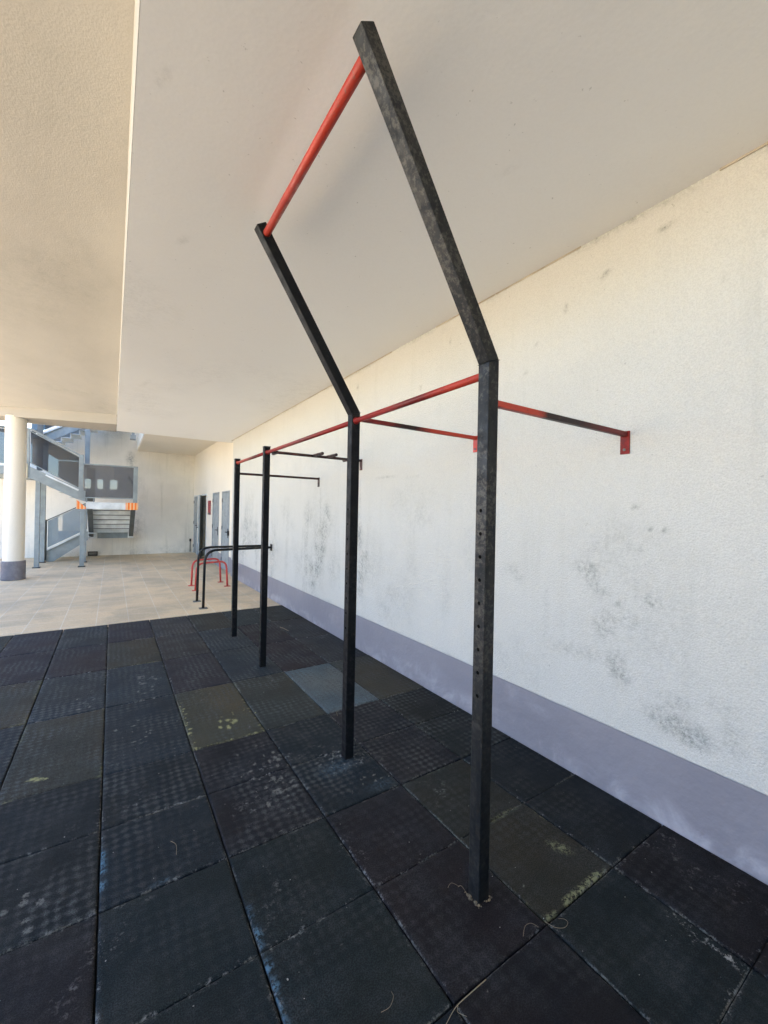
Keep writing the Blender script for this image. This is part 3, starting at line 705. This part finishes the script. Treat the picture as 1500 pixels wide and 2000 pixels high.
def beam(bm):
    pts = []
    for x in (0.0465, XL):
        pts.append([(x, byf(x), bz(x)), (x, byb(x), bz(x)), (x, byb(x), 4.9), (x, byf(x), 4.9)])
    a = [bm.verts.new(c_) for c_ in pts[0]]; b_ = [bm.verts.new(c_) for c_ in pts[1]]
    bm.faces.new(a); bm.faces.new(b_[::-1])
    for i in range(4): bm.faces.new((a[i], b_[i], b_[(i+1) % 4], a[(i+1) % 4]))
    bmesh.ops.recalc_face_normals(bm, faces=bm.faces)
one('beam', beam, M['beam'], ch, False, 0.004)

cf = thing('corner_ceiling', 'beige ceiling panel in the far corner above the grey doors', 'ceiling', (1.6, 14, 3.58))
B('slab', (0.69, 10.96, 3.57), (XR+0.3, YF+0.3, 3.95), M['recess'], cf)
B('lit_edge_strip', (0.672, 12.0, 3.60), (0.689, YF-0.002, 3.95), M['steel_light'], cf)  # pale strip painted in place of the sky-lit slab side

# column
co = thing('round_column', 'thick cream round column with a grey painted foot, left of the metal stairs', 'column', (-1.775, 11.9, 0))
def cyl(bm, cx, cy_, r, z0, z1, k=48, rr_=0.0):
    prof = [(r-rr_, z0), (r, z0+rr_), (r, z1-rr_), (r-rr_, z1)] if rr_ else [(r, z0), (r, z1)]
    rings = [[bm.verts.new((cx+q*math.cos(2*math.pi*i/k), cy_+q*math.sin(2*math.pi*i/k), z)) for i in range(k)] for q, z in prof]
    for a, b_ in zip(rings, rings[1:]):
        for i in range(k): bm.faces.new((a[i], a[(i+1) % k], b_[(i+1) % k], b_[i]))
    bm.faces.new(rings[0][::-1]); bm.faces.new(rings[-1])
smooth_by_angle(one('shaft', lambda bm: cyl(bm, -1.775, 11.92, 0.182, 0.38, 3.53), M['column'], co))
smooth_by_angle(one('foot', lambda bm: cyl(bm, -1.775, 11.92, 0.208, -0.016, 0.395, 48, 0.012), M['foot'], co))

# ------------------------------------------------------------------ metal staircase
sc_ = thing('metal_staircase', 'grey steel staircase with dark glass side panels turning up behind the round column', 'staircase', (-0.6, 14.5, 0))
def bar(bm, p, q, w, h, up=(0, 0, 1)):
    """rectangular bar centred on p-q; w sideways, h along the plane holding up"""
    p = Vector(p); q = Vector(q); d = (q-p).normalized(); s = d.cross(Vector(up)).normalized(); t = s.cross(d).normalized()
    vs_ = []
    for o_ in (p, q):
        for a, b_ in ((-1, -1), (1, -1), (1, 1), (-1, 1)): vs_.append(bm.verts.new(o_+s*a*w/2+t*b_*h/2))
    for qd in ((0,1,2,3),(7,6,5,4),(0,4,5,1),(1,5,6,2),(2,6,7,3),(3,7,4,0)): bm.faces.new([vs_[i] for i in qd])
    bmesh.ops.recalc_face_normals(bm, faces=bm.faces)
def post(x0, x1, y0, y1, z0, z1, m_=None, plate=True):
    o = B('post', (x0, y0, z0), (x1, y1, z1), m_ or M['steel'], sc_, 0.004)
    if plate:
        B('foot_plate', (x0-0.03, y0-0.03, -0.0155), (x1+0.03, y1+0.03, 0.004), M['darkplastic'], o)
    return o
F = 13.72
post(-1.67, -1.57, 13.86, 13.96, 0, 2.28)
post(-1.73, -1.59, 15.10, 15.22, 0, 2.28)
post(-0.71, -0.61, 13.66, 13.76, 0, 1.53)
post(-0.675, -0.615, 14.75, 14.83, 0, 1.53)
post(-0.70, -0.58, 14.95, 15.07, 2.75, 4.6, plate=False)
# landing beam with the steps behind it
one('landing_beam', lambda bm: box(bm, (-0.60, F, 1.54), (0.60, F+0.10, 1.725)), M['steel_light'], sc_, bevel=0.004)
one('landing_floor', lambda bm: box(bm, (-0.58, F+0.102, 1.66), (0.58, 14.62, 1.70)), M['steel_dark'], sc_)
B('hazard_band', (0.315, F-0.012, 1.53), (0.615, F+0.11, 1.735), M['tape'], sc_)
def hz(bm): prism(bm, [(-0.805, 1.535), (-0.595, 1.535), (-0.595, 1.585), (-0.68, 1.66), (-0.76, 1.745), (-0.805, 1.785)], 'y', F-0.02, F+0.10)
one('hazard_band', hz, M['tape'], sc_)
# flight rising towards the landing: side plates, risers and treads
for sx_ in ((-0.60, -0.48), (0.47, 0.59)):
    one('stringer', lambda bm: prism(bm, [(14.62, 1.53), (15.95, 0.62), (15.95, 0.85), (14.62, 1.73)], 'x', *sx_), M['steel_dark'], sc_)
for i in range(6):
    z = 0.80+i*0.146; y = 15.80-i*0.22
    st_ = one('step', lambda bm: box(bm, (-0.475, y-0.010, z-0.010), (0.465, y, z+0.104)), M['steel_light'], sc_)
    B('shadow_tread', (-0.475, y-0.016, z+0.106), (0.465, y+0.24, z+0.130), M['steel_dark'], st_)  # tread plate coloured dark to stand for the shadow line between risers
one('lower_landing', lambda bm: (box(bm, (-0.38, 15.98, 0.60), (0.52, 16.05, 0.80)), box(bm, (-0.62, 16.0, 0.76), (0.60, 16.6, 0.80))), M['steel'], sc_)
for x0_, x1_ in ((-0.62, -0.40), (0.44, 0.60)):
    B('stringer_end', (x0_, 15.90, 0.60), (x1_, 15.975, 0.82), M['steel_light'], sc_, 0.004)
# guard panel on the landing
one('guard_frame', lambda bm: (box(bm, (-0.66, F, 2.735), (0.50, F+0.05, 2.765)), box(bm, (-0.63, F, 1.835), (0.50, F+0.04, 1.86)), box(bm, (0.49, F, 1.728), (0.595, F+0.10, 2.77)), box(bm, (-0.44, F+0.01, 1.728), (-0.41, F+0.03, 1.834)), box(bm, (-0.60, F+0.01, 1.728), (-0.57, F+0.03, 1.834))), M['steel'], sc_)
B('glass_panel', (-0.655, F+0.018, 1.862), (0.488, F+0.026, 2.733), M['glass2'], sc_)
B('door_leaf_panel', (-0.62, 14.4, 1.75), (-0.42, 14.42, 2.70), M['steel_dark'], sc_)
# flight going up to the left, in front
def S3(bm): prism(bm, [(-0.61, 1.74), (-0.61, 2.02), (-1.78, 2.60), (-1.90, 2.60), (-1.90, 2.32), (-1.70, 2.27), (-0.80, 1.80)], 'y', F, F+0.08)
one('stringer', S3, M['steel'], sc_, bevel=0.004)
one('stringer', lambda bm: prism(bm, [(-0.61, 1.74), (-0.61, 2.02), (-1.78, 2.60), (-1.90, 2.60), (-1.90, 2.32), (-1.70, 2.27), (-0.80, 1.80)], 'y', 14.75, 14.83), M['steel_dark'], sc_)
one('glass_panel', lambda bm: prism(bm, [(-0.765, 2.09), (-1.765, 2.68), (-1.765, 3.50), (-0.765, 2.94)], 'y', F+0.02, F+0.028), M['glass'], sc_)
one('handrail', lambda bm: (bar(bm, (-0.75, F+0.02, 2.975), (-1.77, F+0.02, 3.555), 0.05, 0.045), bar(bm, (-0.76, F+0.02, 2.925), (-1.77, F+0.02, 3.495), 0.02, 0.02), bar(bm, (-0.76, F+0.02, 2.10), (-1.77, F+0.02, 2.695), 0.03, 0.02)), M['steel'], sc_)
one('kick_plate', lambda bm: bar(bm, (-0.76, F-0.012, 2.035), (-1.45, F-0.012, 2.40), 0.012, 0.045), M['steel_light'], sc_)
B('post', (-0.762, F-0.01, 1.86), (-0.662, F+0.09, 2.995), M['steel'], sc_, 0.004)
B('post', (-1.895, F-0.01, 2.36), (-1.78, F+0.09, 3.57), M['steel'], sc_, 0.004)
for i in range(5):
    z = 1.86+i*0.125; x = -0.85-i*0.21
    one('step', lambda bm: box(bm, (x-0.13, F+0.082, z-0.02), (x+0.12, 14.748, z)), M['steel_light'], sc_)
one('corner_pad', lambda bm: box(bm, (-1.905, F-0.035, 2.30), (-1.805, F-0.0105, 2.66)), M['cream'], sc_, bevel=0.01)
one('upper_landing', lambda bm: (box(bm, (-3.1, F, 2.38), (-1.905, 16.5, 2.58))), M['steel'], sc_)
B('glass_panel', (-3.1, F+0.018, 2.64), (-1.90, F+0.026, 3.50), M['glass'], sc_)
one('handrail', lambda bm: box(bm, (-3.1, F, 3.51), (-1.90, F+0.05, 3.56)), M['steel_dark'], sc_)
# bottom flight at the back, rising to the right
Bk = 15.25
one('stringer', lambda bm: prism(bm, [(-1.56, 0.32), (-1.56, -0.01), (-1.40, -0.01), (-0.60, 0.60), (-0.60, 0.86), (-0.76, 0.82)], 'y', Bk, Bk+0.06), M['steel'], sc_, bevel=0.004)
one('flange', lambda bm: bar(bm, (-1.55, Bk-0.025, 0.325), (-0.60, Bk-0.025, 0.895), 0.05, 0.03), M['steel_light'], sc_)
one('glass_panel', lambda bm: prism(bm, [(-1.54, 0.40), (-0.62, 0.93), (-0.62, 1.70), (-1.54, 1.17)], 'y', Bk+0.02, Bk+0.028), M['glass3'], sc_)
one('guard_frame', lambda bm: (bar(bm, (-1.57, Bk+0.02, 1.18), (-0.62, Bk+0.02, 1.725), 0.03, 0.03), box(bm, (-1.60, Bk, 0.02), (-1.56, Bk+0.05, 1.20))), M['steel_dark'], sc_)
for i in range(6):
    z = 0.13+i*0.135; x = -1.45+i*0.17
    one('step', lambda bm: box(bm, (x-0.02, Bk+0.062, z-0.02), (x+0.22, 16.5, z)), M['steel_light'], sc_)
# top flight at the back, rising to the right out of view
one('stringer', lambda bm: prism(bm, [(-1.90, 3.25), (-0.55, 4.09), (-0.20, 4.33), (-0.20, 4.60), (-0.55, 4.38), (-1.90, 3.52)], 'y', Bk, Bk+0.06), M['steel'], sc_, bevel=0.004)
one('flange', lambda bm: bar(bm, (-1.90, Bk-0.02, 3.53), (-0.20, Bk-0.02, 4.60), 0.05, 0.03), M['steel_light'], sc_)
one('stringer', lambda bm: prism(bm, [(-1.90, 3.25), (-0.20, 4.33), (-0.20, 4.60), (-1.90, 3.52)], 'y', 16.40, 16.45), M['steel_dark'], sc_)
one('glass_panel', lambda bm: prism(bm, [(-1.95, 3.60), (-0.3, 4.65), (-0.3, 5.4), (-1.95, 4.4)], 'y', Bk+0.02, Bk+0.028), M['glass'], sc_)
for i in range(8):
    z = 3.34+i*0.135; x = -1.72+i*0.212
    one('step', lambda bm: (box(bm, (x, Bk+0.062, z), (x+0.23, 16.398, z+0.02)), box(bm, (x+0.215, Bk+0.062, z+0.021), (x+0.229, 16.398, z+0.12))), M['steel_light'] , sc_)
one('post', lambda bm: box(bm, (-1.80, 15.1, 2.60), (-1.68, 15.22, 4.6)), M['steel_dark'], sc_)
# top landing edge beams by the corner ceiling
one('landing_beam', lambda bm: box(bm, (0.37, 12.95, 3.44), (0.50, 13.20, 3.55)), M['steel'], sc_)
one('landing_floor', lambda bm: box(bm, (-0.20, 12.95, 4.34), (0.668, YF-0.01, 4.40)), M['steel_dark'], sc_)
for hy in (13.0,): B('hanger', (0.40, hy, 3.551), (0.47, hy+0.07, 4.339), M['steel'], sc_)

# ------------------------------------------------------------------ pull-up frame
PY = [1.213, 2.372, 4.205, 5.392]; PX = 1.313; W_ = 0.0605; h_ = W_/2
pf = thing('pull_up_frame', 'tall black and red steel pull-up frame with two leaning arms, bolted to the wall', 'pull-up frame', (PX, 3.3, 0))
KZ = 2.240
TX, TZ = 0.676, 3.225        # centre of the leaning arms' top end
def vpost(y, top):
    def fn(bm): box(bm, (PX-h_, y-h_, -0.003), (PX+h_, y+h_, top))
    return fn
dirA = Vector((TX-PX, 0, TZ-KZ)).normalized(); nA = Vector((-dirA.z, 0, dirA.x))   # towards the upper right is -nA
half = math.atan2(-(TX-PX), TZ-KZ)/2
dz = h_*math.tan(half)
for i, y in enumerate(PY):
    if i < 2:
        # post with mitred top
        def fn(bm):
            pts = [(PX-h_, -0.003), (PX+h_, -0.003), (PX+h_, KZ+dz), (PX-h_, KZ-dz)]
            prism(bm, pts, 'y', y-h_, y+h_)
        o = one('post', fn, M['black'] if i == 0 else M['black2'], pf, bevel=0.004)
        def fa(bm):
            P1 = Vector((PX+h_, 0, KZ+dz+0.0012)); P0 = Vector((PX-h_, 0, KZ-dz+0.0012))
            E = Vector((TX, 0, TZ)); s = Vector((dirA.z, 0, -dirA.x))
            a = E+s*h_; b_ = E-s*h_
            prism(bm, [(P0.x, P0.z), (P1.x, P1.z), (a.x, a.z), (b_.x, b_.z)], 'y', y-h_, y+h_)
        one('leaning_arm', fa, M['black'] if i == 0 else M['black2'], pf, bevel=0.004)
        def weld(bm):
            sweep(bm, [(PX-h_-0.001, y-h_-0.001, KZ-dz), (PX+h_+0.001, y-h_-0.001, KZ+dz), (PX+h_+0.001, y+h_+0.001, KZ+dz), (PX-h_-0.001, y+h_+0.001, KZ-dz), (PX-h_-0.001, y-h_-0.001, KZ-dz)], 0.0016, 6)
        one('weld_seam', weld, M['black'], pf, True)
        for j in range(9):
            z = 1.616-0.0965*j
            def hole(bm):
                k = 14
                rim = [[bm.verts.new((PX-h_-x_, y+r_*math.cos(2*math.pi*q/k), z+r_*math.sin(2*math.pi*q/k))) for q in range(k)] for r_, x_ in ((0.0080, 0.0002), (0.0068, 0.0011), (0.0058, 0.0004))]
                for a, b_ in zip(rim, rim[1:]):
                    for q in range(k): bm.faces.new((a[q], a[(q+1) % k], b_[(q+1) % k], b_[q]))
                bm.faces.new(rim[2])
            one('bolt_hole', hole, M['hole'], pf)
    else:
        one('post', vpost(y, KZ-0.005+0.01*(i == 2)), M['black2'], pf, bevel=0.004)
        one('post_cap', lambda bm: box(bm, (PX-h_-0.003, y-h_-0.003, KZ-0.004+0.01*(i == 2)), (PX+h_+0.003, y+h_+0.003, KZ+0.004+0.01*(i == 2))), M['darkplastic'], pf, bevel=0.001)
    def mortar(bm):
        for q in range(26):
            a_ = random.uniform(0, 6.283); rr_ = random.uniform(0.0, 0.012)
            cx_ = PX+max(-h_, min(h_, math.cos(a_)*0.05)); cy2 = y+max(-h_, min(h_, math.sin(a_)*0.05))
            cx_ += math.copysign(rr_, math.cos(a_))*(abs(abs(cx_-PX)-h_) < 1e-6); cy2 += math.copysign(rr_, math.sin(a_))*(abs(abs(cy2-y)-h_) < 1e-6)
            r_ = random.uniform(0.003, 0.009)
            mt_ = Matrix.Translation((cx_, cy2, 0.001)) @ Matrix.Diagonal((r_, r_*random.uniform(.6, 1.2), r_*0.55, 1))
            bmesh.ops.create_icosphere(bm, subdivisions=1, radius=1, matrix=mt_)
    if i < 1: one('foot_mortar', mortar, M['sealant'] if i == 1 else M['darkmortar'], pf)
BZ = 2.192; BR = 0.0165
for i in range(3):
    o = one('pull_up_bar', lambda bm: sweep(bm, [(PX, PY[i]+h_-0.001, BZ), (PX, PY[i+1]-h_-0.0+0.001, BZ)], BR, 20), M['bar1'] if i == 0 else M['bar2'], pf, True)
    one('weld_ring', lambda bm: (sweep(bm, [(PX, PY[i+1]-h_-0.012, BZ), (PX, PY[i+1]-h_-0.0, BZ)], BR+0.004, 18, taper=[0.8, 1.15])), M['bar2'], pf, True)
tb = Vector((TX, 0, TZ))-dirA*0.058
one('top_bar', lambda bm: sweep(bm, [(tb.x, PY[0]+h_-0.001, tb.z), (tb.x, PY[1]-h_+0.001, tb.z)], 0.021, 24), M['red_bright'], pf, True)
# arms to the wall
WZ = [2.072, 2.212, 2.203, 2.058]
for i, y in enumerate(PY):
    z = WZ[i]; mm = [M['arm1'], M['arm2'], M['red_dark'], M['red_dark']][i]
    yy = y-0.005
    o = one('wall_arm', lambda bm: box(bm, (PX+h_-0.0005, yy-0.014, z-0.014), (XW-0.008, yy+0.014, z+0.014)), mm, pf, bevel=0.004)
    one('wall_plate', lambda bm: box(bm, (XW-0.009, yy-0.024, z-0.112), (XW+0.001, yy+0.026, z+0.018)), [M['plate1'], M['red'], M['red'], mm][i], pf, bevel=0.001)
    one('bolt', lambda bm: sweep(bm, [(XW-0.0085, yy+0.001, z-0.088), (XW-0.016, yy+0.001, z-0.088)], 0.008, 6), M['steel_dark'], pf)
ya, za = PY[2]-0.005, WZ[2]
for x, L in ((1.43, 0.16), (1.83, -0.24), (1.99, -0.24), (2.28, 0.16)):
    one('grip_peg', lambda bm: (sweep(bm, [(x, ya+0.012*(1 if L > 0 else -1), za+0.004), (x, ya+L-0.008*(1 if L > 0 else -1), za+0.004), (x, ya+L, za+0.004)], 0.0165, 16, taper=[1, 1, 0.85])), M['red_dark'], pf, True)

# ------------------------------------------------------------------ black dip bars
for (y, yw, lab, wp) in ((7.20, 7.40, 'black bent dip bar nearer the rubber floor, end plate fixed to the wall', True),
                     (7.79, 7.80, 'black bent dip bar standing on the side nearer the red hoops', True)):
    t = thing('dip_bar', lab, 'dip bar', (1.27, y, 0), 'black dip bars by the wall')
    pts = bend([(1.262, y, -0.01), (1.272, y, 0.925), (2.425, yw, 0.925)], 0.21, 9)
    one('tube', lambda bm: sweep(bm, pts, 0.021, 16, up=Vector((0, 1, 0))), M['black'], t, True)
    one('foot_plate', lambda bm: box(bm, (1.20, y-0.055, -0.0155), (1.325, y+0.055, -0.006)), M['steel_dark'], t, bevel=0.002)
    one('wall_plate', lambda bm: box(bm, (2.424, yw-0.05, 0.865), (XW-0.0005 if True else 0, yw+0.05, 0.985)), M['black'], t, bevel=0.002)
# ------------------------------------------------------------------ red hoops
for (y0_, y1_, x0_, x1_, lab) in ((9.44, 9.62, 1.415, 2.035, 'low red steel hoop, the one of the pair standing closer to the grey doors'),
                              (8.84, 9.05, 1.40, 2.05, 'low red steel hoop, the one of the pair standing closer to the dip bars')):
    t = thing('red_hoop', lab, 'parallette', ((x0_+x1_)/2, (y0_+y1_)/2, 0), 'low red hoops on the paving')
    pts = bend([(x0_, y0_, -0.01), (x0_+0.015, y0_, 0.515), (x1_-0.03, y1_, 0.515), (x1_, y1_, -0.01)], 0.15, 8)
    one('tube', lambda bm: sweep(bm, pts, 0.019, 14, up=Vector((0, 1, 0))), M['red_pale'], t, True)
    for x, y in ((x0_, y0_), (x1_, y1_)):
        one('foot_plate', lambda bm: box(bm, (x-0.06, y-0.045, -0.0155), (x+0.06, y+0.045, -0.006)), M['red_pale'], t, bevel=0.002)

# ------------------------------------------------------------------ dry stalks on the rubber
def stalk(pts, r, label):
    P = [Vector(p) for p in pts]; out = []
    for i in range(len(P)-1):
        p0 = P[max(i-1, 0)]; p1 = P[i]; p2 = P[i+1]; p3 = P[min(i+2, len(P)-1)]
        for j in range(6):
            t = j/6
            out.append(0.5*((2*p1)+(-p0+p2)*t+(2*p0-5*p1+4*p2-p3)*t*t+(-p0+3*p1-3*p2+p3)*t**3))
    out.append(P[-1])
    o = one('dry_stalk', lambda bm: sweep(bm, out, r*0.75, 6, up=Vector((0.01, 0.02, 1)), taper=[1-0.5*k/len(out) for k in range(len(out))]), M['straw'], None, True)
    o.data.transform(Matrix.Translation(-P[0])); o.location = P[0]
    return tag(o, label, 'straw', 'dry straws lying on the rubber floor')
stalk([(1.10, 0.975, .002), (1.02, 0.972, .006), (0.955, 0.97, .005), (0.90, 0.955, .002)], 0.0022, 'longest pale straw, lying in a seam at the bottom edge of the floor')
stalk([(0.965, 0.97, .004), (0.95, 0.955, .008), (0.97, 0.935, .002)], 0.0012, 'tiny forked straw end beside the long pale straw')
stalk([(1.45, 0.99, .003), (1.46, 0.955, .006), (1.485, 0.93, .012), (1.515, 0.935, .012), (1.52, 0.955, .006), (1.505, 0.97, .003)], 0.0008, 'thin curled straw at the tile corner right of the nearest post foot')
stalk([(1.33, 1.0, .003), (1.36, 1.015, .012), (1.39, 1.01, .012), (1.41, 0.99, .003)], 0.0008, 'thin arched straw lying over the seam in front of the nearest post')
stalk([(0.745, 1.09, .003), (0.775, 1.085, .006), (0.80, 1.10, .008), (0.805, 1.12, .003)], 0.0009, 'thin curved straw on the dark blue tile at the bottom centre')
stalk([(1.265, 1.285, .003), (1.258, 1.26, .03), (1.262, 1.235, .02), (1.265, 1.225, .003)], 0.0009, 'brown bent straw leaning against the nearest post foot')
stalk([(1.225, 1.305, .003), (1.24, 1.30, .02), (1.265, 1.275, .012)], 0.0008, 'short brown twig behind the nearest post foot')
stalk([(0.262, 2.20, .003), (0.28, 2.16, .006), (0.275, 2.10, .003)], 0.0012, 'short pale straw alone on the blue tile left of centre')
stalk([(1.95, 5.48, .003), (1.96, 5.38, .010), (1.985, 5.26, .003)], 0.0045, 'white scrap of straw near the wall behind the third post')
stalk([(1.50, 2.88, .003), (1.52, 2.93, .010), (1.57, 2.95, .010), (1.60, 2.93, .003)], 0.0012, 'thin looped straw beside the pale teal tile')

# ------------------------------------------------------------------ surroundings outside the view (they light and reflect into the bay)
ub = thing('sun_block_mass', 'unseen plain rendered mass added above the bay to keep sun off the stairs', 'building', (5, 6, 3.5))
one('wall', lambda bm: (box(bm, (0.4, -3.7, 4.52), (9.0, 8.0, 5.2)), box(bm, (XR+0.5, -3.7, -0.1), (9.0, YF+0.3, 4.518)), box(bm, (XR+0.35, 8.002, 4.519), (9.0, YF+0.3, 14.0)), box(bm, (0.4, 8.002, 4.519), (XR+0.348, 10.8, 5.2))), M['outer'], ub)  # unseen blocks, heights shaped to shade the stairs from the sun
bw = thing('rear_wall', 'shaded wall with small high windows behind the viewer', 'wall', (0, -3.6, 0))
def rwf(bm):
    op = [(-1.42, -1.12), (-0.80, -0.50), (-0.14, 0.24), (1.2, 1.6)]
    box(bm, (XL, -3.70, -0.1), (XW, -3.50, 2.72)); box(bm, (XL, -3.70, 3.30), (0.05, -3.50, 4.3)); cur = XL
    for a, b_ in op:
        box(bm, (cur, -3.70, 2.72), (a, -3.50, 3.30)); cur = b_
    box(bm, (cur, -3.70, 2.72), (XW, -3.50, 3.30))
one('wall', rwf, M['recess'], bw)
ob = thing('bounce_building', 'unseen low cream building added across the yard to bounce sunlight', 'building', (-24, 5, 0))
def obf(bm):
    box(bm, (-30, -18, -0.1), (-24, 30, 4.5))
one('wall', obf, M['outer'], ob)  # unseen wall added for warm bounce, kept low to let in sky
for i in range(8):
    y = -14+i*5
    one('window', lambda bm: box(bm, (-24.02, y, 1.0), (-23.97, y+1.8, 2.4)), M['glass'], ob)
